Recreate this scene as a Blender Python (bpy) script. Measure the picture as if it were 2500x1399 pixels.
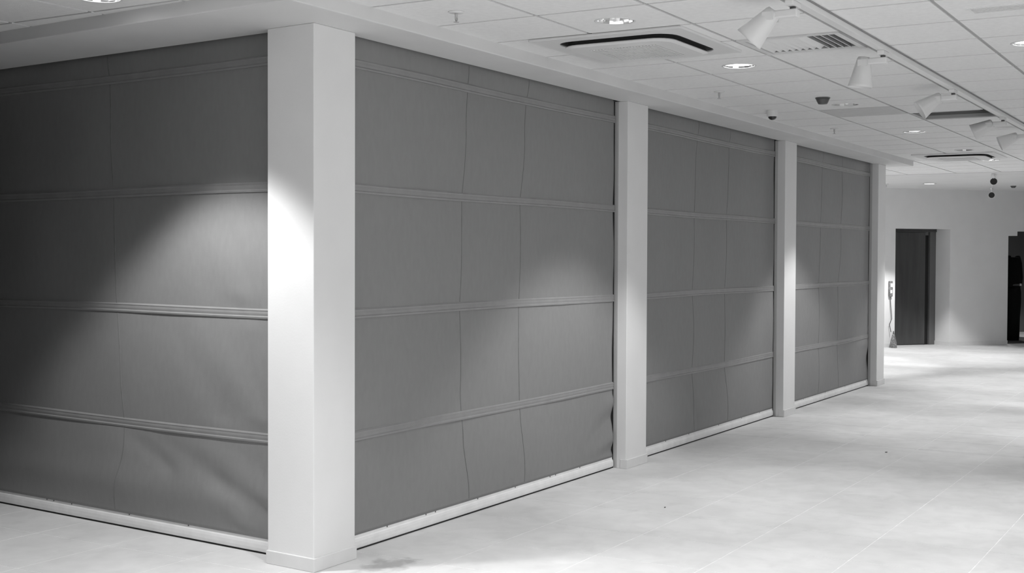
import bpy, bmesh, math, random
from mathutils import Vector, Matrix

random.seed(7)
for o in list(bpy.data.objects):
    bpy.data.objects.remove(o)
S = bpy.context.scene
COL = S.collection
PI = math.pi

# ------------------------------------------------------------------ camera
CAM = Vector((-5.0415, -4.1502, 1.62))
YAW, PITCH, ROLL, FPX = 0.5336, 0.0238, 0.0038, 3094.2
fw = Vector((math.cos(PITCH)*math.cos(YAW), math.cos(PITCH)*math.sin(YAW), -math.sin(PITCH)))
rt = Vector((math.sin(YAW), -math.cos(YAW), 0))
up = rt.cross(fw)
r2 = rt*math.cos(ROLL) + up*math.sin(ROLL)
u2 = -rt*math.sin(ROLL) + up*math.cos(ROLL)
cam = bpy.data.cameras.new('camera')
cam.sensor_width = 36.0
cam.sensor_fit = 'HORIZONTAL'
cam.lens = FPX/2500*36
cam.clip_end = 200
camo = bpy.data.objects.new('camera', cam)
COL.objects.link(camo)
M = Matrix.Identity(4)
for i in range(3):
    M[i][0] = r2[i]; M[i][1] = u2[i]; M[i][2] = -fw[i]; M[i][3] = CAM[i]
camo.matrix_world = M
S.camera = camo

def in_view(x, y, z, pad=140):
    d = Vector((x, y, z)) - CAM
    w = d.dot(fw)
    if w < 0.2: return False
    u = 1250 + FPX*d.dot(r2)/w
    v = 699.5 - FPX*d.dot(u2)/w
    return -pad < u < 2500+pad and -pad < v < 1399+pad

# ------------------------------------------------------------------ world + exposure
W = bpy.data.worlds.new('world'); S.world = W
W.use_nodes = True
W.node_tree.nodes['Background'].inputs[0].default_value = (1, 1, 1, 1)
W.node_tree.nodes['Background'].inputs[1].default_value = 1.85   # uniform white fill, added through the open sides of the room
S.view_settings.view_transform = 'Standard'
S.view_settings.look = 'None'
S.view_settings.exposure = 0.0
S.view_settings.gamma = 1.0
S.view_settings.use_curve_mapping = False
DL_POWER = 158.0        # one recessed downlight

# ------------------------------------------------------------------ materials
def mat(name, c, rough=0.6, metal=0.0, var=0.0, scale=4.0, bump=0.0, bscale=60.0, stretch=None, emit=0.0, spec=0.5):
    m = bpy.data.materials.new(name); m.use_nodes = True
    nt = m.node_tree; b = nt.nodes['Principled BSDF']
    b.inputs['Roughness'].default_value = rough
    b.inputs['Metallic'].default_value = metal
    b.inputs['Specular IOR Level'].default_value = spec
    b.inputs['Base Color'].default_value = (c, c, c, 1)
    if emit:
        b.inputs['Emission Color'].default_value = (1, 1, 1, 1)
        b.inputs['Emission Strength'].default_value = emit
    if var or bump:
        geo = nt.nodes.new('ShaderNodeNewGeometry')
        mp = nt.nodes.new('ShaderNodeMapping')
        nt.links.new(geo.outputs['Position'], mp.inputs[0])
        if stretch: mp.inputs['Scale'].default_value = stretch
    if var:
        n = nt.nodes.new('ShaderNodeTexNoise'); n.inputs['Scale'].default_value = scale
        n.inputs['Detail'].default_value = 6
        nt.links.new(mp.outputs[0], n.inputs['Vector'])
        r = nt.nodes.new('ShaderNodeMapRange')
        r.inputs[1].default_value = 0.3; r.inputs[2].default_value = 0.7
        r.inputs[3].default_value = c*(1-var); r.inputs[4].default_value = c*(1+var)
        nt.links.new(n.outputs[0], r.inputs[0])
        nt.links.new(r.outputs[0], b.inputs['Base Color'])
    if bump:
        n2 = nt.nodes.new('ShaderNodeTexNoise'); n2.inputs['Scale'].default_value = bscale
        n2.inputs['Detail'].default_value = 4
        nt.links.new(mp.outputs[0], n2.inputs['Vector'])
        bp = nt.nodes.new('ShaderNodeBump'); bp.inputs['Strength'].default_value = bump
        bp.inputs['Distance'].default_value = 0.01
        nt.links.new(n2.outputs[0], bp.inputs['Height'])
        nt.links.new(bp.outputs[0], b.inputs['Normal'])
    return m

PAINT = mat('white_paint', 0.80, 0.55, var=0.02, scale=3, bump=0.04, bscale=90)
SKIRT = mat('skirting_paint', 0.74, 0.45, var=0.03, scale=9)
SOFFIT = mat('soffit_paint', 0.72, 0.6, var=0.03, scale=2.5)
TILE = mat('mineral_tile', 0.84, 0.85, var=0.03, scale=30, bump=0.10, bscale=140)
TILE_GREY = mat('mineral_tile_stained', 0.62, 0.85, var=0.04, scale=20, bump=0.1, bscale=140)
BAR = mat('grid_bar_paint', 0.40, 0.5)
FABRIC = mat('coated_fabric', 0.25, 0.52, var=0.035, scale=22, bump=0.06, bscale=260, stretch=(1.5, 1.5, 0.6), spec=0.35)
BAND = mat('coated_fabric_band', 0.275, 0.42, var=0.06, scale=10, bump=0.08, bscale=200, spec=0.4)
SEAM = mat('fabric_seam', 0.185, 0.6, var=0.12, scale=20)
ALU = mat('aluminium_bar', 0.84, 0.40, metal=0.0, var=0.05, scale=12)
RUBBER = mat('rubber_seal', 0.02, 0.8)
DARK = mat('recess_shade', 0.015, 0.9)  # near-black colour stands in for shade in gaps and recesses
SCREW = mat('screw_head', 0.14, 0.4, metal=0.6)
RAIL = mat('guide_rail_metal', 0.55, 0.4, metal=0.2)
WHITEMETAL = mat('white_enamel', 0.78, 0.35, var=0.01, scale=8)
PLASTIC = mat('white_plastic', 0.78, 0.4)
GREYPLASTIC = mat('grey_plastic', 0.10, 0.4)
CHROME = mat('chrome_reflector', 0.85, 0.08, metal=1.0)
LAMP_ON = mat('lit_lamp', 1.0, 0.5, emit=7)
LAMP_OFF = mat('unlit_lamp_glow', 0.8, 0.2, emit=0.3)  # faint glow added so unlit reflectors show glints
STEEL = mat('brushed_steel_door', 0.13, 0.30, metal=0.8, var=0.12, scale=3, stretch=(4, 4, 0.4))
GREYWALL = mat('grey_wall', 0.20, 0.8, var=0.05, scale=2)
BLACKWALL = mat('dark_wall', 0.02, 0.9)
CLOTH = mat('black_cloth', 0.006, 0.9, spec=0.1)
BELT = mat('grey_belt', 0.06, 0.5)
DUCT = mat('duct_metal', 0.5, 0.5, var=0.05, scale=5)
GREYDIRT = mat('grey_speckled', 0.22, 0.7, var=0.6, scale=40)

def floor_mat():
    m = bpy.data.materials.new('dusty_floor_tile'); m.use_nodes = True
    nt = m.node_tree; b = nt.nodes['Principled BSDF']; L = nt.links
    b.inputs['Roughness'].default_value = 0.62
    b.inputs['Specular IOR Level'].default_value = 0.35
    geo = nt.nodes.new('ShaderNodeNewGeometry')
    def noise(scale, detail, lo, hi, a, bb, st=None, dist=0.0):
        mp = nt.nodes.new('ShaderNodeMapping')
        if st: mp.inputs['Scale'].default_value = st
        L.new(geo.outputs['Position'], mp.inputs[0])
        n = nt.nodes.new('ShaderNodeTexNoise'); n.inputs['Scale'].default_value = scale
        n.inputs['Detail'].default_value = detail; n.inputs['Distortion'].default_value = dist
        L.new(mp.outputs[0], n.inputs['Vector'])
        r = nt.nodes.new('ShaderNodeMapRange')
        for i, v in zip((1, 2, 3, 4), (lo, hi, a, bb)): r.inputs[i].default_value = v
        L.new(n.outputs[0], r.inputs[0])
        return r.outputs[0]
    def mul(x, y):
        q = nt.nodes.new('ShaderNodeMath'); q.operation = 'MULTIPLY'
        L.new(x, q.inputs[0]); L.new(y, q.inputs[1]); return q.outputs[0]
    v = mul(noise(1.3, 7, 0.35, 0.65, 0.64, 0.74), noise(7, 8, 0.3, 0.6, 0.95, 1.02, dist=0.5))
    v = mul(v, noise(3.2, 9, 0.56, 0.74, 1.0, 0.92, st=(1.0, 1.3, 1), dist=0.6))
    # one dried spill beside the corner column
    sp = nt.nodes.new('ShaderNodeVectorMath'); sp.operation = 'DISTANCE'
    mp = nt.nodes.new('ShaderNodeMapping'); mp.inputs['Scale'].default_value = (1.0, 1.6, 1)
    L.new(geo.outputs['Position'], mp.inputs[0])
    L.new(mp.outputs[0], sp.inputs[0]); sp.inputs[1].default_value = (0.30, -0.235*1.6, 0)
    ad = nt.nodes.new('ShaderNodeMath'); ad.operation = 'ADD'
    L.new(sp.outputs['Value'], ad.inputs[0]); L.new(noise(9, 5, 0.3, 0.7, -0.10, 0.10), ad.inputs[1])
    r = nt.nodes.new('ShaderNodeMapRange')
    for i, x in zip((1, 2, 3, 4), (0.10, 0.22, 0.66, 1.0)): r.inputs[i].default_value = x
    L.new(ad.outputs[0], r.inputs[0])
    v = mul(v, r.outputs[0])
    L.new(v, b.inputs['Base Color'])
    n2 = nt.nodes.new('ShaderNodeTexNoise'); n2.inputs['Scale'].default_value = 40; n2.inputs['Detail'].default_value = 6
    L.new(geo.outputs['Position'], n2.inputs['Vector'])
    bp = nt.nodes.new('ShaderNodeBump'); bp.inputs['Strength'].default_value = 0.08; bp.inputs['Distance'].default_value = 0.01
    L.new(n2.outputs[0], bp.inputs['Height']); L.new(bp.outputs[0], b.inputs['Normal'])
    return m
FLOOR = floor_mat()
GROUT = mat('floor_grout', 0.86, 0.8, var=0.12, scale=20)

# ------------------------------------------------------------------ mesh helpers
def finish(name, me, m, parent=None, smooth=False):
    o = bpy.data.objects.new(name, me)
    if m is not None and len(me.materials) == 0: me.materials.append(m)
    COL.objects.link(o)
    if parent is not None: o.parent = parent
    if smooth:
        for p in me.polygons: p.use_smooth = True
    return o

def mesh(name, verts, faces, m, parent=None, smooth=False):
    me = bpy.data.meshes.new(name)
    me.from_pydata([tuple(v) for v in verts], [], faces)
    me.update()
    bm = bmesh.new(); bm.from_mesh(me)
    bmesh.ops.recalc_face_normals(bm, faces=bm.faces)
    bm.to_mesh(me); bm.free()
    return finish(name, me, m, parent, smooth)

class MB:
    def __init__(s): s.v = []; s.f = []
    def box(s, x0, x1, y0, y1, z0, z1):
        n = len(s.v)
        s.v += [(x, y, z) for z in (z0, z1) for x, y in ((x0, y0), (x1, y0), (x1, y1), (x0, y1))]
        s.f += [tuple(n+i for i in q) for q in ((0,3,2,1),(4,5,6,7),(0,1,5,4),(1,2,6,5),(2,3,7,6),(3,0,4,7))]
        return s
    def prism(s, pts, z0, z1):
        n = len(s.v); k = len(pts)
        s.v += [(p[0], p[1], z0) for p in pts] + [(p[0], p[1], z1) for p in pts]
        s.f.append(tuple(n+i for i in reversed(range(k)))); s.f.append(tuple(n+k+i for i in range(k)))
        for i in range(k):
            j = (i+1) % k
            s.f.append((n+i, n+j, n+k+j, n+k+i))
        return s
    def extrude_x(s, prof, x0, x1):           # prof: list of (y,z)
        n = len(s.v); k = len(prof)
        s.v += [(x0, p[0], p[1]) for p in prof] + [(x1, p[0], p[1]) for p in prof]
        s.f.append(tuple(n+i for i in reversed(range(k)))); s.f.append(tuple(n+k+i for i in range(k)))
        for i in range(k):
            j = (i+1) % k
            s.f.append((n+i, n+j, n+k+j, n+k+i))
        return s
    def lathe(s, prof, n=24, c=(0, 0, 0), axis=None, cap=True):   # prof: (r,z)
        base = len(s.v)
        R = Matrix.Identity(3)
        if axis is not None: R = Vector((0, 0, 1)).rotation_difference(Vector(axis).normalized()).to_matrix()
        for r, z in prof:
            for i in range(n):
                a = 2*PI*i/n
                p = R @ Vector((r*math.cos(a), r*math.sin(a), z))
                s.v.append((p.x+c[0], p.y+c[1], p.z+c[2]))
        for k in range(len(prof)-1):
            for i in range(n):
                j = (i+1) % n
                s.f.append((base+k*n+i, base+k*n+j, base+(k+1)*n+j, base+(k+1)*n+i))
        if cap and prof[0][0] > 1e-6: s.f.append(tuple(base+i for i in reversed(range(n))))
        if cap and prof[-1][0] > 1e-6: s.f.append(tuple(base+(len(prof)-1)*n+i for i in range(n)))
        return s
    def tube(s, pts, r, n=8):
        base = len(s.v); pts = [Vector(p) for p in pts]
        for k, p in enumerate(pts):
            d = (pts[min(k+1, len(pts)-1)] - pts[max(k-1, 0)]).normalized()
            a = d.orthogonal().normalized() if k == 0 else (prev - d*prev.dot(d)).normalized()
            prev = a; b = d.cross(a)
            for i in range(n):
                t = 2*PI*i/n
                s.v.append(tuple(p + (a*math.cos(t) + b*math.sin(t))*r))
        for k in range(len(pts)-1):
            for i in range(n):
                j = (i+1) % n
                s.f.append((base+k*n+i, base+k*n+j, base+(k+1)*n+j, base+(k+1)*n+i))
        s.f.append(tuple(base+i for i in range(n))); s.f.append(tuple(base+(len(pts)-1)*n+i for i in range(n)))
        return s
    def build(s, name, m, parent=None, smooth=False, bevel=0.0):
        o = mesh(name, s.v, s.f, m, parent, smooth)
        if bevel:
            md = o.modifiers.new('bevel', 'BEVEL'); md.width = bevel; md.segments = 2; md.limit_method = 'ANGLE'
        return o

def empty(name, loc=(0, 0, 0), rz=0.0, label=None, cat=None, group=None, kind=None):
    o = bpy.data.objects.new(name, None); COL.objects.link(o)
    o.location = loc; o.rotation_euler = (0, 0, rz); o.empty_display_size = 0.1
    return tag(o, label, cat, group, kind)
def tag(o, label=None, cat=None, group=None, kind=None):
    if label: o['label'] = label
    if cat: o['category'] = cat
    if group: o['group'] = group
    if kind: o['kind'] = kind
    return o

# ------------------------------------------------------------------ measured layout
H, HC = 2.801, 2.879
E = 0.092
PHI = 0.0752
CP, SP = math.cos(PHI), math.sin(PHI)
def LP(o, t): return (o*CP + t*SP, -o*SP + t*CP)      # left run: o = depth behind its face, t = distance from corner
A, B = 0.342, 0.332
COLS = [(3.7055, 4.0718), (7.4028, 7.7669), (11.0259, 11.3787)]
G0, GS, Q0, QT = -0.8818, 0.6217, 0.728, 0.6088        # ceiling grid
X_END = 14.42

# ------------------------------------------------------------------ floor
floor = MB().box(-12, 26, -8.2, 9, -0.12, -0.0008).build('floor', GROUT)
tag(floor, kind='structure')
FT, FY0, FX0 = 0.605, -0.46, -0.13
tm = MB().box(-FT/2+0.0030, FT/2-0.0030, -FT/2+0.0030, FT/2-0.0030, -0.03, 0.0)
tile_me = bpy.data.meshes.new('floor_tile'); tile_me.from_pydata(tm.v, [], tm.f); tile_me.materials.append(FLOOR)
cells = []
rest = MB()
for i in range(-18, 43):
    for j in range(-12, 15):
        x = FX0 + (i+0.5)*FT; y = FY0 + (j+0.5)*FT
        if y > 0.5 and x > 0.45 and x < 11.0: hid = True
        else: hid = False
        cells.append((x, y, (not hid) and in_view(x, y, 0, 60)))
vis = sorted([c for c in cells if c[2]], key=lambda c: (Vector((c[0], c[1], 0))-CAM).length)
near = set((c[0], c[1]) for c in vis[:290])
for x, y, v in cells:
    if (x, y) in near:
        o = bpy.data.objects.new('floor_tile', tile_me); COL.objects.link(o); o.parent = floor; o.location = (x, y, 0)
    else:
        h = FT/2-0.0030
        rest.box(x-h, x+h, y-h, y+h, -0.03, 0.0)
tag(rest.build('floor_tile_field', FLOOR, floor), kind='stuff')

# ------------------------------------------------------------------ ceiling (tiles in an exposed grid)
ceil_slab = MB().box(-12, 26, -8.2, 9, HC+0.42, HC+0.55).build('ceiling', DARK)
tag(ceil_slab, kind='structure')
DOWNLIGHTS = [  # x, y, lit, label
    (1.055, -1.18, False, 'unlit chrome downlight in the tile beside the near air conditioning cassette'),
    (2.880, -1.19, True, 'large bright lit downlight just beyond the near air conditioning cassette'),
    (5.300, -1.205, False, 'mostly dark chrome downlight beside the grey detector'),
    (7.850, -1.17, True, 'lit downlight behind the open ceiling panel'),
    (10.30, -1.17, False, 'small dim downlight just before the far air conditioning cassette'),
    (12.02, -1.16, True, 'small lit downlight at the right end of the far air conditioning cassette'),
    (-0.72, 0.745, True, 'lit downlight cut off by the top left edge of the picture', 1.25),
    (2.860, -2.98, True, 'lit downlight cut off at the right edge of the picture', 0.5),
]
ylines = [G0 - k*GS for k in range(-1, 12)]            # right part
ylines_left = [G0 + k*GS + 0.085 for k in range(2, 8)]
ys = sorted(ylines_left + ylines)
xs = [Q0 + k*QT for k in range(-20, 23)] + [X_END]
xs = sorted(x for x in xs if x <= X_END)
OPEN = (Q0+9*QT, G0-GS)           # missing tile (x0, y1)
VENT = (Q0+2*QT, G0-GS)
GREY = (Q0+8*QT, G0)

def tile_mesh(w, h, hole=None):
    g = 0.011
    x0, x1, y0, y1 = -w/2+g, w/2-g, -h/2+g, h/2-g
    zb, zt = HC-0.007, HC+0.012
    mb = MB()
    if hole is None:
        mb.box(x0, x1, y0, y1, zb, zt); return mb
    cx, cy, r = hole
    angs = sorted([2*PI*i/28 for i in range(28)] + [math.atan2(b-cy, a-cx) % (2*PI) for a in (x0, x1) for b in (y0, y1)])
    n = len(angs)
    inn, out = [], []
    for a in angs:
        c, s_ = math.cos(a), math.sin(a)
        ts = []
        if c > 1e-9: ts.append((x1-cx)/c)
        if c < -1e-9: ts.append((x0-cx)/c)
        if s_ > 1e-9: ts.append((y1-cy)/s_)
        if s_ < -1e-9: ts.append((y0-cy)/s_)
        t = min(ts)
        inn.append((cx+r*c, cy+r*s_)); out.append((cx+t*c, cy+t*s_))
    mb.v = [(p[0], p[1], z) for z in (zb, zt) for ring in (inn, out) for p in ring]
    for i in range(n):
        j = (i+1) % n
        mb.f += [(i, j, n+j, n+i), (2*n+i, 3*n+i, 3*n+j, 2*n+j), (n+i, n+j, 3*n+j, 3*n+i), (i, 2*n+i, 2*n+j, j)]
    return mb

shared = {}
ceil_rest = MB()
for xi in range(len(xs)-1):
    for yi in range(len(ys)-1):
        x0, x1, y0, y1 = xs[xi], xs[xi+1], ys[yi], ys[yi+1]
        cx, cy, w, h = (x0+x1)/2, (y0+y1)/2, x1-x0, y1-y0
        if y0 > -0.30 and -0.3 < x0 < 11.0: continue          # inside the enclosure
        if abs(x0-OPEN[0]) < 0.01 and abs(y1-OPEN[1]) < 0.01: continue
        if abs(x0-VENT[0]) < 0.01 and abs(y1-VENT[1]) < 0.01: continue
        hole = None
        for d in DOWNLIGHTS:
            if x0 < d[0] < x1 and y0 < d[1] < y1: hole = (d[0]-cx, d[1]-cy, 0.100)
        m = TILE_GREY if abs(x0-GREY[0]) < 0.01 and abs(y1-GREY[1]) < 0.01 else TILE
        if hole is None and not in_view(cx, cy, HC, 260):
            g = 0.011
            ceil_rest.box(x0+g, x1-g, y0+g, y1-g, HC-0.007, HC+0.012); continue
        key = (round(w, 3), round(h, 3), m.name)
        if hole is None and key in shared:
            o = bpy.data.objects.new('ceiling_tile', shared[key]); COL.objects.link(o); o.parent = ceil_slab
        else:
            o = tile_mesh(w, h, hole).build('ceiling_tile', m, ceil_slab)
            if hole is None: shared[key] = o.data
        o.location = (cx, cy, 0)
tag(ceil_rest.build('ceiling_tile_field', TILE, ceil_slab), kind='stuff')
for y in ys:
    if y > 0: MB().box(11.3, X_END, y-0.012, y+0.012, HC, HC+0.03).build('grid_bar', BAR, ceil_slab)
    xe = X_END if y < 0 else 0.2
    MB().box(xs[0], xe, y-0.012, y+0.012, HC, HC+0.03).build('grid_bar', BAR, ceil_slab)
for x in xs:
    ye = ys[-1] if x < 0.2 or x > 11.3 else -0.2
    MB().box(x-0.012, x+0.012, ys[0], ye, HC+0.0004, HC+0.03).build('grid_bar', BAR, ceil_slab)
# plenum side boards around the missing tile, and a duct above it
ox, oy = OPEN
MB().box(ox+QT-0.006, ox+QT+0.006, oy-GS, oy, HC+0.03, HC+0.20).build('plenum_board', GREYWALL, ceil_slab)
duct = MB().box(-0.55, 0.45, -0.42, 0.42, 0.0, 0.25).build('air_duct', DUCT, None, bevel=0.01)
duct.parent = ceil_slab
duct.location = (ox+0.35, oy-0.06, HC+0.055)
tag(duct, 'pale metal duct showing inside the open ceiling panel')
# plain plaster ceiling beyond the tiles
pl = MB().box(X_END+0.03, 26, -8.2, 9, HC-0.004, HC+0.06).build('ceiling', SOFFIT)
tag(pl, kind='structure')
tr = MB().box(X_END-0.02, X_END+0.035, -8.0, 3.0, HC-0.014, HC+0.04).build('trim_1', SOFFIT)
tag(tr, kind='structure')

# ------------------------------------------------------------------ bulkhead over the curtains
D, DL = 0.2717, 0.4885
def cross(o, y):        # point on left-run line depth o at given y
    t = (y + o*SP)/CP
    return LP(o, t)
XE = 11.69
t_far = 4.6
P_out = cross(-DL, -D)
P_in = cross(0.085, 0.072)
bulk_pts = [(XE, -D), (XE, 0.072), P_in, LP(0.085, t_far), LP(-DL, t_far), P_out]
bulk = MB().prism(list(reversed(bulk_pts)), H, HC+0.02).build('trim_2', SOFFIT, bevel=0.006)
tag(bulk, kind='structure')
# back half of the curtain slot
b2 = [(XE, 0.17), (XE, 0.75), cross(0.75, 0.75), LP(0.75, t_far), LP(0.20, t_far), cross(0.20, 0.17)]
bb = MB().prism(b2, H, HC+0.30).build('trim_3', SOFFIT)
tag(bb, kind='structure')
b3 = [(XE, 0.05), (XE, 0.2), cross(0.22, 0.2), LP(0.22, t_far), LP(0.06, t_far), cross(0.06, 0.05)]
tag(MB().prism(b3, HC+0.14, HC+0.20).build('trim_4', DARK), kind='structure')

# ------------------------------------------------------------------ columns
def column(pts, label, sk_faces):
    c = Vector((sum(p[0] for p in pts)/len(pts), sum(p[1] for p in pts)/len(pts), 0))
    root = empty('column', c, label=label, cat='column', group='white square columns between the curtains')
    loc = [(p[0]-c.x, p[1]-c.y) for p in pts]
    MB().prism(loc, 0, H+0.0).build('shaft', PAINT, root, bevel=0.004)
    sk = [(p[0]-c.x, p[1]-c.y) for p in sk_faces]
    o = MB().prism(sk, 0, 0.07).build('skirting', SKIRT, root, bevel=0.003)
    return root
k = 0.012
P0 = (0, 0)
c1 = [(0, 0), (A, 0), (A, 0.34), LP(0.34, B), LP(0, B)]
cs = cross(-k, -k)
column(c1, 'large white square corner column nearest the camera',
       [cs, (A+0.002, -k), (A+0.002, 0.05), (0.05, 0.05), LP(0.05, B+0.002), LP(-k, B+0.002)])
for (x0, x1), lab in zip(COLS, ('white square column second from the near corner, right of the widest curtain',
                                'white square column third from the near corner, between two narrow curtains',
                                'farthest white square column at the end of the curtain run')):
    column([(x0, 0), (x1, 0), (x1, 0.36), (x0, 0.36)], lab,
           [(x0-k*0.4, -k), (x1+0.004, -k), (x1+0.004, 0.05), (x1-0.01, 0.05), (x1-0.01, 0.02), (x0+0.01, 0.02), (x0+0.01, 0.05), (x0-k*0.4, 0.05)])

# ------------------------------------------------------------------ fabric curtains
BANDS = [(2.635, 2.692), (1.960, 2.016), (1.280, 1.336), (0.604, 0.660)]
def smooth(t): return t*t*(3-2*t)
def curtain(x0, x1, yf, rz, seams, folds, label, screws, rail_sides, yb):
    xc = (x0+x1)/2
    R = Matrix.Rotation(rz, 3, 'Z')
    loc = R @ Vector((xc, 0, 0))
    root = empty('fabric_curtain', loc, rz, label, 'curtain', 'grey fabric curtains between the columns')
    zs = [0.085] + [z for b in reversed(BANDS) for z in b] + [H+0.06]
    def depth(x, z):                                    # x world-run coordinate
        y = yf
        edges = [0.09] + [0.5*(b[0]+b[1]) for b in reversed(BANDS)] + [H+0.1]
        for a, b in zip(edges, edges[1:]):
            if a <= z <= b:
                s = (z-a)/(b-a)
                u = (x-x0)/(x1-x0)
                amp = 0.010 + 0.006*math.sin(3.1*x+7*a)
                y -= amp*math.sin(PI*s)*math.sin(PI*min(1, max(0, u)))**0.5
                y += 0.0025*math.sin(9*x+2.3*a*5)*math.sin(PI*s)
        for (ax, az, bx, bz, w, am) in folds:
            dx, dz = bx-ax, bz-az; l2 = dx*dx+dz*dz
            t = ((x-ax)*dx+(z-az)*dz)/l2; tc = min(1, max(0, t))
            px, pz = ax+tc*dx, az+tc*dz
            d = math.hypot(x-px, z-pz)
            bd = min(min(abs(z-b[0]), abs(z-b[1])) if not (b[0] <= z <= b[1]) else 0 for b in BANDS)
            y += am*math.exp(-(d/w)**2)*(0.35+0.65*tc)*min(1, bd/0.07)*min(1, max(0, z-0.095)/0.05)
        return y
    nx, nz = 150, 150
    v, f = [], []
    for j in range(nz+1):
        z = 0.085 + (H+0.06-0.085)*j/nz
        wob = 0.0045*math.sin(5.3*z+x0) + 0.004*math.sin(11.7*z+1.7*x0) + 0.004*max(0, 1-z/0.7)*math.sin(21*z)
        for i in range(nx+1):
            u = i/nx
            e = smooth(max(0, (u-0.9)/0.1))
            x = x0 + (x1-x0)*u + wob*e - 0.027*e
            v.append((x-xc, depth(x, z), z))
    for j in range(nz):
        for i in range(nx):
            a = j*(nx+1)+i
            f.append((a, a+1, a+nx+2, a+nx+1))
    o = mesh('fabric', v, f, FABRIC, root, smooth=True)
    md = o.modifiers.new('thick', 'SOLIDIFY'); md.thickness = 0.002; md.offset = 0
    for (za, zb) in BANDS:
        zm, hh = (za+zb)/2, (zb-za)/2
        prof = [(yf+0.004, za), (yf-0.009, za+0.001), (yf-0.011, za+0.010), (yf-0.006, za+0.016), (yf-0.008, zm),
                (yf-0.007, zb-0.016), (yf-0.009, zb-0.010), (yf-0.003, zb-0.001), (yf+0.004, zb)]
        mb = MB(); n = 24; K = len(prof)
        for i in range(n+1):
            x = x0-xc + (x1-x0-0.020)*i/n
            sag = 0.003*math.sin(2.1*(x+za*3))
            for p in prof: mb.v.append((x, p[0]+0.0015*math.sin(5*x+za), p[1]+sag))
        for i in range(n):
            for q in range(K):
                r = (q+1) % K
                mb.f.append((i*K+q, i*K+r, (i+1)*K+r, (i+1)*K+q))
        mb.f.append(tuple(range(K))); mb.f.append(tuple(n*K+q for q in range(K)))
        mb.build('pocket_band', BAND, root, smooth=False)
    for sp in seams:                                    # list of (x, z) from top down
        pts = []
        for (xa, zA), (xb, zB) in zip(sp, sp[1:]):
            for q in range(14):
                t = q/14; pts.append((xa+(xb-xa)*smooth(t), zA+(zB-zA)*t))
        pts.append(sp[-1])
        mb = MB()
        for (x, z) in pts:
            y = depth(x, z)
            mb.v += [(x-xc-0.004, y+0.004, z), (x-xc-0.004, y-0.0025, z), (x-xc+0.004, y-0.0020, z), (x-xc+0.004, y+0.004, z)]
        for i in range(len(pts)-1):
            for q in range(4):
                r = (q+1) % 4
                mb.f.append((4*i+q, 4*i+r, 4*i+4+r, 4*i+4+q))
        mb.build('seam', SEAM, root)
    # weighted bottom bar
    xa, xb = x0-xc, x1-xc-0.020
    prof = [(yb+0.03, 0.010), (yb+0.004, 0.010), (yb-0.002, 0.016), (yb-0.004, 0.030), (yb-0.003, 0.050), (yb+0.001, 0.064),
            (yb+0.006, 0.069), (yb+0.007, 0.092), (yb+0.010, 0.095), (yb+0.03, 0.095)]
    bar = MB().extrude_x(prof, xa, xb).build('bottom_bar', ALU, root)
    MB().box(xa, xb, yb+0.010, yb+0.028, 0.0, 0.011).build('rubber_seal', RUBBER, bar)
    for sx in screws:
        MB().lathe([(0.0055, 0), (0.005, 0.002), (0.0, 0.003)], 10, (sx-xc, yb+0.007, 0.081), axis=(0, -1, 0)).build('screw', SCREW, bar, smooth=True)
    for side in rail_sides:
        if side == 'hi':
            MB().box(x1-xc-0.001+0.0, x1-xc+0.004, yf-0.030, yf+0.001, 0.0, H).build('guide_rail', RAIL, root)
            MB().box(x1-xc-0.010, x1-xc+0.003, yf+0.0015, yf+0.06, 0.0, H).build('gap_shade', DARK, root)  # black strip painting the shaded gap between fabric and column
        else:
            MB().box(x0-xc-0.003, x0-xc+0.020, yf+0.012, yf+0.06, 0.0, H).build('gap_shade', DARK, root)
    return root

RZL = -(PI/2+PHI)
curtain(-3.45, -B, 0.125, RZL,
        [[(-1.787, 2.80), (-1.758, 2.40), (-1.726, 1.43), (-1.683, 0.946), (-1.648, 0.50), (-1.744, 0.10)],
         [(-2.95, 2.80), (-2.93, 1.5), (-2.95, 0.1)]],
        [(-0.85, 0.36, -0.33, 0.20, 0.055, 0.030), (-0.75, 0.22, -0.55, 0.09, 0.06, -0.018), (-0.95, 0.55, -0.45, 0.33, 0.07, -0.012),
         (-1.60, 0.56, -1.25, 0.40, 0.05, 0.010), (-1.3, 0.56, -0.8, 0.34, 0.06, 0.010), (-0.9, 1.7, -0.6, 1.3, 0.10, -0.008),
         (-0.8, 1.05, -0.5, 0.70, 0.09, -0.010), (-3.4, 0.27, -0.45, 0.27, 0.10, -0.022), (-1.2, 1.2, -0.8, 0.75, 0.10, 0.007)],
        'grey fabric curtain left of the near corner column, fading into darkness at its left side',
        [-2.42, -2.35, -2.17, -1.62, -1.10], ['lo'], 0.122)
curtain(A, COLS[0][0], 0.108, 0.0,
        [[(1.629, 2.80), (1.584, 2.42), (1.527, 1.65), (1.532, 0.8), (1.57, 0.5), (1.644, 0.10)],
         [(2.362, 2.80), (2.30, 2.42), (2.262, 1.9), (2.25, 1.0), (2.27, 0.55), (2.339, 0.10)]],
        [(3.35, 0.30, 3.70, 0.40, 0.05, 0.012), (3.40, 0.45, 3.70, 0.52, 0.05, -0.014), (3.38, 0.17, 3.70, 0.24, 0.05, -0.014), (3.5, 0.10, 3.70, 0.13, 0.05, 0.014)],
        'widest grey fabric curtain right of the near corner column',
        [0.78, 1.17, 1.27, 1.75, 2.22, 2.70, 2.78, 3.15], ['lo', 'hi'], 0.102)
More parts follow.
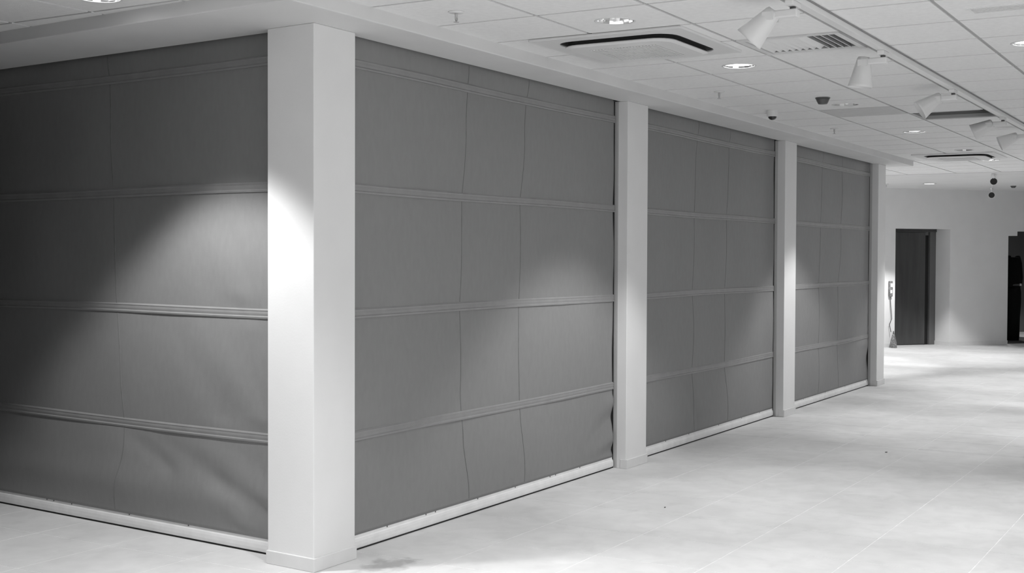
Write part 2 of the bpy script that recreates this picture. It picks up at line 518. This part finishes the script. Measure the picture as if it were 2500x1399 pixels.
curtain(COLS[0][1], COLS[1][0], 0.108, 0.0,
        [[(5.36, 2.80), (5.30, 2.4), (5.246, 1.4), (5.25, 0.7), (5.32, 0.10)], [(6.12, 2.80), (6.06, 2.3), (6.02, 1.3), (6.03, 0.6), (6.12, 0.10)]],
        [(5.1, 0.5, 5.35, 0.2, 0.08, 0.008)],
        'grey fabric curtain in the middle, between the second and third white columns',
        [4.7, 5.2, 5.9, 6.5, 7.0], ['lo', 'hi'], 0.102)
curtain(COLS[1][1], COLS[2][0], 0.108, 0.0,
        [[(9.78, 2.80), (9.75, 2.0), (9.64, 1.1), (9.65, 0.5), (9.72, 0.10)], [(9.0, 2.80), (8.96, 2.0), (8.9, 1.1), (8.93, 0.10)]],
        [(10.6, 0.25, 11.0, 0.35, 0.10, 0.016), (10.55, 0.5, 11.0, 0.62, 0.09, -0.02)],
        'farthest narrow grey fabric curtain, beside the last column',
        [8.4, 9.2, 10.0], ['lo', 'hi'], 0.102)

# ------------------------------------------------------------------ walls
def wall(name, x0, x1, y0, y1, m=PAINT, z0=0.0, z1=HC+0.4):
    return tag(MB().box(x0, x1, y0, y1, z0, z1).build(name, m), kind='structure')
wall('unseen_dark_wall', -9.0, 0.75, 4.3, 4.45, BLACKWALL)                # unseen black wall, added to keep the left curtain dark
wall('wall_enclosure', 11.20, 11.35, 0.37, 8.9)
wall('wall_right', 0.2, 26, -7.4, -7.25)  # unseen; its start is set to limit fill light on the columns
wall('wall_behind', -9.6, -9.45, -8.0, -0.8)  # unseen; its end is set by how much fill light enters
pw = MB().prism([(-1.65, 0.85), (-1.55, 0.82), (-0.10, 2.62), (0.0, 4.28), (-0.10, 4.28), (-0.20, 2.66)], 0, HC-0.01).build('unseen_light_blocker', BLACKWALL)  # unseen occluder, added to darken the left end of the curtain
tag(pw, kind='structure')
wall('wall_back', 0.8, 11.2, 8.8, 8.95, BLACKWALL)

# far wall: turned against the curtain run
WD = Vector((0.773, -0.634, 0)).normalized()
RZW = math.atan2(WD.y, WD.x)
WB = Vector((19.136, 0.775, 0))
def wframe(name, **kw): return empty(name, WB, RZW, **kw)
far = MB()
far.box(-6.5, -1.205, 0, 0.15, 0, HC+0.1)
far.box(-1.205, 0.0, 0, 0.15, 2.150, HC+0.1)
far.box(0.0, 1.325, 0, 0.50, 0, HC+0.1)
far.box(1.325, 1.535, 0, 0.15, 2.040, HC+0.1)
far.box(1.535, 3.2, 0, 0.15, 2.126, HC+0.1)
far.box(3.2, 8.0, 0, 0.15, 0, HC+0.1)
fo = far.build('wall_far', PAINT); fo.location = WB; fo.rotation_euler = (0, 0, RZW); tag(fo, kind='structure')
lft = MB().box(-1.36, -1.205, 0.151, 0.6, 0, 2.6).build('door_reveal', PAINT, fo)
sk = MB().box(0.0, 1.325, -0.012, 0.0, 0, 0.075).box(-0.012, 0.0, -0.012, 0.44, 0, 0.075).box(-6.5, -1.205, -0.012, 0, 0, 0.075)
so = sk.build('baseboard_far', SKIRT); so.location = WB; so.rotation_euler = (0, 0, RZW); tag(so, kind='structure')
# door in the recess
dr = wframe('door_1', kind='structure')
MB().box(-1.35, 0.0, 0.455, 0.52, 0, 2.6).build('door_frame', GREYWALL, dr)
MB().box(-1.34, -0.92, 0.430, 0.455, 0.012, 2.10).build('side_panel', STEEL, dr, bevel=0.004)
lf = MB().box(-0.912, -0.215, 0.425, 0.455, 0.012, 2.10).build('door_leaf', STEEL, dr, bevel=0.004)
MB().box(-0.212, -0.135, 0.445, 0.456, 0.0, 2.04).build('door_gap', DARK, dr)
MB().box(-0.132, 0.0, 0.40, 0.455, 0.0, 2.15).build('door_post', mat('door_post_paint', 0.13, 0.5), dr)
MB().box(-1.34, 0.0, 0.38, 0.455, 2.10, 2.25).build('door_head', STEEL, dr)
# room behind the opening
bk = MB().box(0.6, 5.0, 3.2, 3.3, 0, HC).box(0.6, 0.75, 0.5, 3.2, 0, HC).box(4.9, 5.0, 0.2, 3.2, 0, HC)
bo = bk.build('wall_behind_opening', GREYWALL); bo.location = WB; bo.rotation_euler = (0, 0, RZW); tag(bo, kind='structure')
mt = MB().box(1.36, 3.15, 0.16, 3.1, 0.0005, 0.008).build('trim_5', mat('dark_carpet', 0.06, 0.9, var=0.2, scale=30))
mt.location = WB; mt.rotation_euler = (0, 0, RZW); tag(mt, kind='structure')

# ------------------------------------------------------------------ recessed downlights
def downlight(x, y, lit, label, gain=1.0, z=HC-0.007):
    root = empty('downlight', (x, y, z), label=label, cat='downlight', group='round recessed ceiling downlights')
    MB().lathe([(0.098, 0.001), (0.112, 0.001), (0.113, -0.001), (0.110, -0.004), (0.101, -0.004), (0.097, 0.0), (0.098, 0.001)], 36, cap=False).build('trim_ring', PLASTIC, root, smooth=True)
    prof = [(0.097, 0.0), (0.094, 0.02), (0.085, 0.05), (0.070, 0.085), (0.055, 0.105), (0.0, 0.106)]
    MB().lathe(prof, 16, cap=False).build('reflector', CHROME, root)
    if lit:
        MB().lathe([(0.0925, 0.012), (0.05, 0.005), (0.0, 0.003)], 28, cap=False).build('glass_cover', LAMP_ON, root, smooth=True)
    else:
        for sx in (-1, 1):
            MB().lathe([(0.0, -0.03), (0.010, -0.028), (0.013, 0.0), (0.013, 0.05), (0.0, 0.05)], 12, (sx*0.030, 0, 0.034)).build('lamp_tube', LAMP_OFF, root, smooth=True)
    if lit:
        L = bpy.data.lights.new('downlight_beam', 'SPOT'); L.energy = DL_POWER*gain; L.spot_size = 1.69; L.spot_blend = 0.36
        L.shadow_soft_size = 0.07
        lo = bpy.data.objects.new('beam', L); COL.objects.link(lo); lo.parent = root; lo.location = (0, 0, -0.030)
    return root
for d in DOWNLIGHTS: downlight(*d)
def surf_downlight(x, y, label, gain=1.0, blend=0.25, lit=True):
    # in the plain plaster / tiles beyond the picture: same fitting, shallow
    root = empty('downlight', (x, y, HC-0.0075), label=label, cat='downlight', group='round recessed ceiling downlights')
    MB().lathe([(0.0, 0.0), (0.085, 0.0), (0.09, -0.006), (0.105, -0.006), (0.112, 0.0)], 28).build('trim_ring', PLASTIC, root, smooth=True)
    MB().lathe([(0.082, -0.003), (0.0, -0.004)], 28).build('lamp', LAMP_ON if lit else LAMP_OFF, root)
    L = bpy.data.lights.new('downlight_beam', 'SPOT'); L.energy = DL_POWER*gain; L.spot_size = 1.64; L.spot_blend = blend
    L.shadow_soft_size = 0.03
    lo = bpy.data.objects.new('beam', L); COL.objects.link(lo); lo.parent = root; lo.location = (0, 0, -0.045)
surf_downlight(16.95, 0.68, 'small lit downlight in the plain ceiling near the far door', 1.9)
OFF = [(13.7, 2.5, 'lit downlight hidden beyond the last column', 2.3),
       (15.8, -2.3, 'added unseen lamp brightening the far wall', 0.7),  # extra lamp, added for more light on the far wall
       (22.30, 0.52, 'added unseen lamp brightening the room behind the far opening', 0.8),  # hidden lamp, added to lift the dark interior
       (7.85, -2.98, 'lit downlight outside the picture right of the track', 0.5),
       (12.02, -2.98, 'lit downlight outside the picture, far right'),
       (-0.72, -1.20, 'lit downlight outside the picture above the corner column', 1.0, 0.9),
       (-0.72, -2.98, 'lit downlight above the near floor outside the picture'),
       (2.86, -4.80, 'lit downlight outside the picture in the third row', 0.5),
       (7.85, -4.80, 'far lit downlight outside the picture in the third row', 0.5),
       (-0.72, -4.80, 'near lit downlight outside the picture in the third row')]
for d in OFF: surf_downlight(*d)

# ------------------------------------------------------------------ ceiling cassettes
def rsq(h, r, n=6):
    pts = []
    for cx, cy, a0 in ((h-r, h-r, 0), (-h+r, h-r, PI/2), (-h+r, -h+r, PI), (h-r, -h+r, 1.5*PI)):
        for i in range(n+1):
            a = a0 + PI/2*i/n
            pts.append((cx+r*math.cos(a), cy+r*math.sin(a)))
    return pts
def ringmesh(outer, inner, z0, z1):
    mb = MB(); n = len(outer)
    mb.v = [(p[0], p[1], z) for z in (z0, z1) for ring in (outer, inner) for p in ring]
    for i in range(n):
        j = (i+1) % n
        mb.f += [(i, n+i, n+j, j), (2*n+i, 2*n+j, 3*n+j, 3*n+i), (i, j, 2*n+j, 2*n+i), (n+i, 3*n+i, 3*n+j, n+j)]
    return mb
def cassette(x, y, label):
    root = empty('air_conditioner', (x, y, HC-0.007), label=label, cat='air conditioner', group='square ceiling air conditioning cassettes')
    ringmesh(rsq(0.475, 0.012), rsq(0.372, 0.13), -0.014, 0.0).build('frame', WHITEMETAL, root, bevel=0.003)
    ringmesh(rsq(0.373, 0.13), rsq(0.335, 0.115), -0.006, -0.0005).build('air_slot', DARK, root)
    MB().prism(rsq(0.337, 0.117), -0.031, -0.0004).build('slot_shade', DARK, root)  # solid black body standing in for the shaded slot
    # centre panel: flat pan with rounded corners that drops below the frame
    a, b, c = rsq(0.345, 0.12), rsq(0.347, 0.122), rsq(0.32, 0.11)
    mb = MB(); n = len(a)
    mb.v = [(p[0], p[1], -0.0305) for p in a] + [(p[0], p[1], -0.036) for p in b] + [(p[0], p[1], -0.044) for p in c]
    for k_ in range(2):
        for i in range(n):
            j = (i+1) % n
            mb.f.append((k_*n+i, k_*n+j, (k_+1)*n+j, (k_+1)*n+i))
    mb.f.append(tuple(2*n+i for i in range(n))); mb.f.append(tuple(reversed(range(n))))
    pan = mb.build('centre_panel', WHITEMETAL, root)
    gr = MB().box(-0.21, 0.21, -0.21, 0.21, -0.0452, -0.0435).build('intake_backing', mat('intake_grey', 0.45, 0.7), pan)
    for i in range(21):
        yy = -0.2 + 0.02*i
        MB().box(-0.21, 0.21, yy-0.006, yy+0.006, -0.048, -0.045).build('intake_slat', WHITEMETAL, pan)
    return root
cassette(1.815, -0.955, 'white square air conditioning cassette with black air slot in the near ceiling')
cassette(11.13, -0.955, 'distant white air conditioning cassette with thin black slot above the last column')

# ------------------------------------------------------------------ louvred vent in one tile
vx, vy = VENT[0]+QT/2, VENT[1]-GS/2
vent = empty('ceiling_vent', (vx, vy, HC), label='white square louvred ceiling vent behind the nearest spotlight', cat='vent')
w2, h2 = QT/2-0.012, GS/2-0.012
def rect(a, b): return [(-a, -b), (a, -b), (a, b), (-a, b)]
ringmesh(rect(w2, h2), rect(w2-0.035, h2-0.035), -0.012, 0.0).build('frame', WHITEMETAL, vent)
mb = MB()
for a in (-1, 1):
    mb.box(-w2, w2, a*(h2-0.03)-0.003, a*(h2-0.03)+0.003, 0, 0.12)
    mb.box(a*(w2-0.03)-0.003, a*(w2-0.03)+0.003, -h2, h2, 0, 0.12)
mb.box(-w2, w2, -h2, h2, 0.115, 0.12)
mb.build('vent_box', mat('vent_box_grey', 0.30, 0.7), vent)
for i in range(13):
    yy = -h2+0.05 + (2*h2-0.10)*i/12
    s = MB().box(-w2+0.034, w2-0.034, -0.0015, 0.0015, -0.017, 0.017).build('louvre_blade', WHITEMETAL, vent)
    s.location = (0, yy, 0.008); s.rotation_euler = (math.radians(-35 if i < 5 else 50), 0, 0)
# narrow slot vent further right
sv = empty('slot_vent', (1.68, -3.13, HC-0.007), label='narrow grey slot vent in a tile at the top right', cat='vent')
ringmesh(rect(0.075, 0.27), rect(0.06, 0.255), -0.006, 0.0).build('frame', WHITEMETAL, sv)
MB().box(-0.06, 0.06, -0.255, 0.255, -0.002, -0.0005).build('backing', mat('vent_grey', 0.42, 0.7), sv)
for i in range(4):
    MB().box(-0.05+0.03*i, -0.04+0.03*i, -0.255, 0.255, -0.006, -0.002).build('slat', WHITEMETAL, sv)

# ------------------------------------------------------------------ sprinklers, detector, dome camera
def sprinkler(x, y, z, label):
    root = empty('sprinkler_head', (x, y, z), label=label, cat='sprinkler', group='pendant sprinkler heads')
    MB().lathe([(0.040, 0.0), (0.042, -0.002), (0.036, -0.007), (0.014, -0.008), (0.0, -0.008)], 24).build('flange', PLASTIC, root, smooth=True)
    MB().lathe([(0.008, -0.006), (0.008, -0.03), (0.004, -0.032), (0.004, -0.052), (0.0, -0.052)], 12).build('stem', RAIL, root, smooth=True)
    for s in (-1, 1):
        MB().tube([(s*0.008, 0, -0.026), (s*0.013, 0, -0.038), (s*0.004, 0, -0.052)], 0.002, 6).build('yoke_arm', RAIL, root)
    MB().lathe([(0.0, -0.052), (0.015, -0.052), (0.015, -0.054), (0.0, -0.055)], 16).build('deflector', RAIL, root)
sprinkler(0.43, -0.58, HC-0.007, 'nearest sprinkler head above the widest curtain')
sprinkler(4.04, -0.60, HC-0.007, 'small sprinkler head above the second column')
sprinkler(7.15, -0.57, HC-0.007, 'tiny sprinkler head above the third column')
sprinkler(16.80, 1.36, HC-0.004, 'distant sprinkler head beside the top of the last column')

det = empty('smoke_detector', (4.77, -1.175, HC-0.007), label='dark grey round detector on the ceiling left of the dim downlight', cat='detector')
MB().lathe([(0.056, 0.0), (0.058, -0.004), (0.054, -0.010), (0.0, -0.010)], 28).build('base', GREYPLASTIC, det, smooth=False)
MB().lathe([(0.053, -0.009), (0.048, -0.022), (0.040, -0.040), (0.034, -0.050), (0.0, -0.053)], 28).build('body', GREYPLASTIC, det, smooth=True)
d2 = empty('smoke_detector', (18.35, -0.43, HC-0.004), label='tiny dark detector on the plain ceiling at the far right', cat='detector')
MB().lathe([(0.05, 0.0), (0.05, -0.01), (0.0, -0.01)], 20).build('base', GREYPLASTIC, d2)
MB().lathe([(0.045, -0.009), (0.03, -0.035), (0.0, -0.036)], 20).build('body', GREYPLASTIC, d2, smooth=True)

dc = empty('dome_camera', (5.43, -0.54, HC-0.007), label='small white dome camera with dark lens beside the bulkhead', cat='camera')
MB().lathe([(0.048, 0.0), (0.050, -0.004), (0.049, -0.045), (0.044, -0.052), (0.0, -0.052)], 28).build('housing', PLASTIC, dc, smooth=False)
MB().lathe([(0.036, -0.050)] + [(0.036*math.cos(a), -0.052-0.028*math.sin(a)) for a in [PI/2*i/8 for i in range(9)]], 24).build('lens_dome', mat('smoked_dome', 0.03, 0.15), dc, smooth=True)

# ------------------------------------------------------------------ track with spotlights
TY = -2.215
trk = empty('lighting_track', (4.0, TY, HC-0.008), label='long white ceiling lighting track running into the distance', cat='lighting track')
MB().box(-9.0, 9.0, -0.024, 0.024, -0.036, -0.006).build('track_body', WHITEMETAL, trk, bevel=0.002)
MB().box(-9.0, 9.0, -0.030, 0.030, -0.006, 0.0).build('mounting_strip', mat('track_grey', 0.30, 0.6), trk)
def spot(x, aim, label, y=TY, z=HC-0.044, scale=1.1, dark=False):
    root = empty('track_spotlight', (x, y, z), label=label, cat='spotlight', group='white track spotlights')
    root.scale = (scale,)*3
    MB().box(-0.055, 0.055, -0.018, 0.018, -0.022, 0.0).build('track_adapter', WHITEMETAL, root, bevel=0.003)
    MB().lathe([(0.013, -0.022), (0.013, -0.034), (0.0, -0.034)], 14).build('swivel', SCREW, root, smooth=True)
    MB().box(-0.024, 0.024, -0.025, 0.105, -0.066, -0.033).build('gear_housing', WHITEMETAL, root, bevel=0.006)
    a = Vector(aim).normalized()
    c = Vector((0, 0.105, -0.055))
    h = MB().lathe([(0.0, -0.035), (0.030, -0.032), (0.036, -0.022), (0.040, 0.0), (0.046, 0.03), (0.054, 0.075), (0.063, 0.115), (0.066, 0.130), (0.063, 0.130), (0.056, 0.10), (0.048, 0.07), (0.042, 0.04)], 32, tuple(c), axis=a)
    hd = h.build('head', WHITEMETAL, root, smooth=True)
    MB().lathe([(0.0, 0.050), (0.047, 0.051), (0.047, 0.054), (0.0, 0.060)], 24, tuple(c), axis=a).build('lens', RUBBER, hd)
    for sx in (-1, 1):
        MB().box(sx*0.040-0.003, sx*0.040+0.003, 0.075, 0.125, -0.075, -0.040).build('hinge_plate', WHITEMETAL, root)
    return root
spot(0.850, (-0.10, 0.66, -0.70), 'nearest and largest white track spotlight, tilted left')
spot(2.520, (0.0, 0.12, -0.95), 'second white track spotlight, pointing almost straight down')
spot(4.50, (-0.30, 0.72, -0.52), 'third white track spotlight, tilted left in front of the open panel')
spot(6.55, (-0.10, 0.90, -0.42), 'fourth track spotlight, shaded, just right of the open panel')
spot(7.85, (-0.20, 0.85, -0.40), 'fifth track spotlight, at the right edge of the picture')
# far pair
toc = (CAM - Vector((15.0, -0.68, 2.78)))
ft = empty('lighting_track', (16.9, -0.33, HC-0.006), math.atan2(0.60, 3.35), label='short far lighting track carrying the two black-faced spots', cat='lighting track')
MB().box(-2.2, 1.75, -0.018, 0.018, -0.03, 0.0).build('track_body', WHITEMETAL, ft, bevel=0.003)
def farspot(p, label):
    root = empty('track_spotlight', (p[0], p[1], HC-0.036), label=label, cat='spotlight', group='far track spotlights')
    a = (CAM + Vector((0, 0, -0.3)) - Vector(p)).normalized()
    MB().box(-0.05, 0.05, -0.017, 0.017, -0.025, 0.0).build('track_adapter', WHITEMETAL, root)
    c = Vector(p) - Vector((p[0], p[1], HC-0.036))
    MB().tube([(0, 0, -0.02), tuple(c - a*0.07)], 0.010, 8).build('bracket', WHITEMETAL, root)
    hd = MB().lathe([(0.0, -0.14), (0.035, -0.13), (0.045, -0.05), (0.056, 0.0), (0.050, 0.0), (0.045, -0.02)], 24, tuple(c), axis=a).build('head', WHITEMETAL, root, smooth=True)
    MB().lathe([(0.0, -0.006), (0.0505, -0.005), (0.050, -0.001), (0.0, -0.001)], 24, tuple(c), axis=a).build('face', RUBBER, hd)
farspot((15.015, -0.682, 2.770), 'upper round black-faced spotlight hanging before the far wall')
farspot((18.33, -0.077, 2.722), 'lower smaller black-faced spotlight close to the far wall')

# ------------------------------------------------------------------ small things at the far wall
wb = empty('control_box', WB + WD*(-1.32), RZW, label='grey speckled control box with hanging cable on the white wall by the door', cat='control box')
bx = MB().box(-0.036, 0.036, -0.05, -0.002, 0.92, 1.20).build('housing', GREYDIRT, wb, bevel=0.012)
MB().box(-0.020, 0.024, -0.056, -0.05, 1.09, 1.16).build('cover_plate', PLASTIC, bx)
MB().box(-0.024, 0.016, -0.056, -0.05, 0.98, 1.04).build('cover_plate', PLASTIC, bx)
MB().tube([(0, -0.02, 0.93), (0.005, -0.03, 0.75), (0.02, -0.03, 0.62), (0.03, -0.03, 0.52), (-0.02, -0.03, 0.42), (0.0, -0.05, 0.28)], 0.007, 6).build('cable', GREYPLASTIC, wb, smooth=True)
bg = empty('sack', WB + WD*(-1.31) + Vector((-0.634, -0.773, 0))*0.11, RZW, label='small grey peaked sack on the floor under the control box', cat='sack')
mb = MB()
prof = [(0.062, 0.0), (0.064, 0.02), (0.056, 0.09), (0.042, 0.16), (0.024, 0.23), (0.012, 0.255)]
mb.lathe(prof, 18)
mb.v = [(x*(1+0.06*math.sin(5*math.atan2(y, x)+z*30)), y*(1+0.06*math.sin(4*math.atan2(y, x)+z*20)), z) for x, y, z in mb.v]
mb.build('bag_body', GREYDIRT, bg, smooth=True)
MB().lathe([(0.014, 0.245), (0.016, 0.255), (0.014, 0.262), (0.010, 0.30), (0.0, 0.305)], 12).build('tied_neck', GREYPLASTIC, bg, smooth=True)

def ellloft(secs, n=24):
    mb = MB()
    for (z, rx, ry, ox_, oy_) in secs:
        for i in range(n):
            a = 2*PI*i/n
            mb.v.append((ox_+rx*math.cos(a), oy_+ry*math.sin(a), z))
    for k_ in range(len(secs)-1):
        for i in range(n):
            j = (i+1) % n
            mb.f.append((k_*n+i, k_*n+j, (k_+1)*n+j, (k_+1)*n+i))
    mb.f.append(tuple(reversed(range(n)))); mb.f.append(tuple((len(secs)-1)*n+i for i in range(n)))
    return mb
mp_ = Vector((21.30, 0.03, 0))
mq = empty('mannequin', mp_, RZW, label='headless figure in black clothes with a grey belt in the far right opening', cat='mannequin')
MB().lathe([(0.18, 0.0), (0.18, 0.008), (0.16, 0.014), (0.0, 0.014)], 28).build('base_plate', GREYPLASTIC, mq)
ellloft([(0.014, 0.15, 0.10, 0, 0), (0.10, 0.155, 0.11, 0, 0), (0.45, 0.165, 0.11, 0, 0), (0.75, 0.185, 0.12, 0, 0), (0.95, 0.18, 0.125, 0, 0), (1.08, 0.160, 0.11, 0, 0)]).build('trousers', CLOTH, mq, smooth=True)
ellloft([(1.06, 0.175, 0.12, 0, 0), (1.12, 0.21, 0.125, 0, 0), (1.25, 0.222, 0.13, 0, 0), (1.42, 0.205, 0.13, 0, 0), (1.53, 0.195, 0.12, 0, 0), (1.60, 0.175, 0.10, 0, 0), (1.635, 0.14, 0.08, 0, 0), (1.645, 0.06, 0.06, 0, 0)]).build('jacket', CLOTH, mq, smooth=True)
for s in (-1, 1):
    ellloft([(1.55, 0.04, 0.06, s*0.12, 0), (1.62, 0.055, 0.06, s*0.115, 0), (1.665, 0.045, 0.05, s*0.11, 0), (1.675, 0.02, 0.02, s*0.11, 0)], 14).build('shoulder_pad', CLOTH, mq, smooth=True)
bt = MB().lathe([(0.172, 1.085), (0.176, 1.09), (0.176, 1.115), (0.172, 1.12)], 28)
bt.v = [(x, y*0.72, z) for x, y, z in bt.v]
bl = bt.build('belt', BELT, mq, smooth=True)
MB().box(0.06, 0.10, -0.135, -0.10, 1.08, 1.125).build('buckle', RAIL, bl)
bgp = empty('handbag', mp_ + WD*0.23 + Vector((-0.634, -0.773, 0))*0.22, RZW, label='small rounded black bag on the floor beside the black clothed figure', cat='bag')
ellloft([(0.008, 0.07, 0.05, 0, 0), (0.05, 0.09, 0.06, 0, 0), (0.14, 0.085, 0.055, 0, 0), (0.20, 0.05, 0.04, -0.01, 0), (0.215, 0.02, 0.02, -0.01, 0)], 20).build('bag_body', CLOTH, bgp, smooth=True)
MB().tube([(-0.05, 0, 0.19), (-0.04, 0, 0.25), (0.0, 0, 0.27), (0.035, 0, 0.25), (0.04, 0, 0.19)], 0.006, 6).build('handle', CLOTH, bgp)

# ------------------------------------------------------------------ two chips lying on the floor
def chip(x, y, r, label):
    mb = MB(); n = 7
    pts = [(r*(0.7+0.5*random.random())*math.cos(2*PI*i/n), 0.6*r*(0.7+0.5*random.random())*math.sin(2*PI*i/n)) for i in range(n)]
    o = mb.prism(pts, 0.0, 0.006).build('plaster_chip', SCREW, None, bevel=0.001)
    o.location = (x, y, 0.0005)
    tag(o, label, 'debris', 'chips lying on the floor')
chip(5.59, -1.49, 0.016, 'tiny dark chip on the shaded floor strip between the light pools')
chip(2.48, -0.86, 0.008, 'tiny dark chip on the near floor in front of the widest curtain')
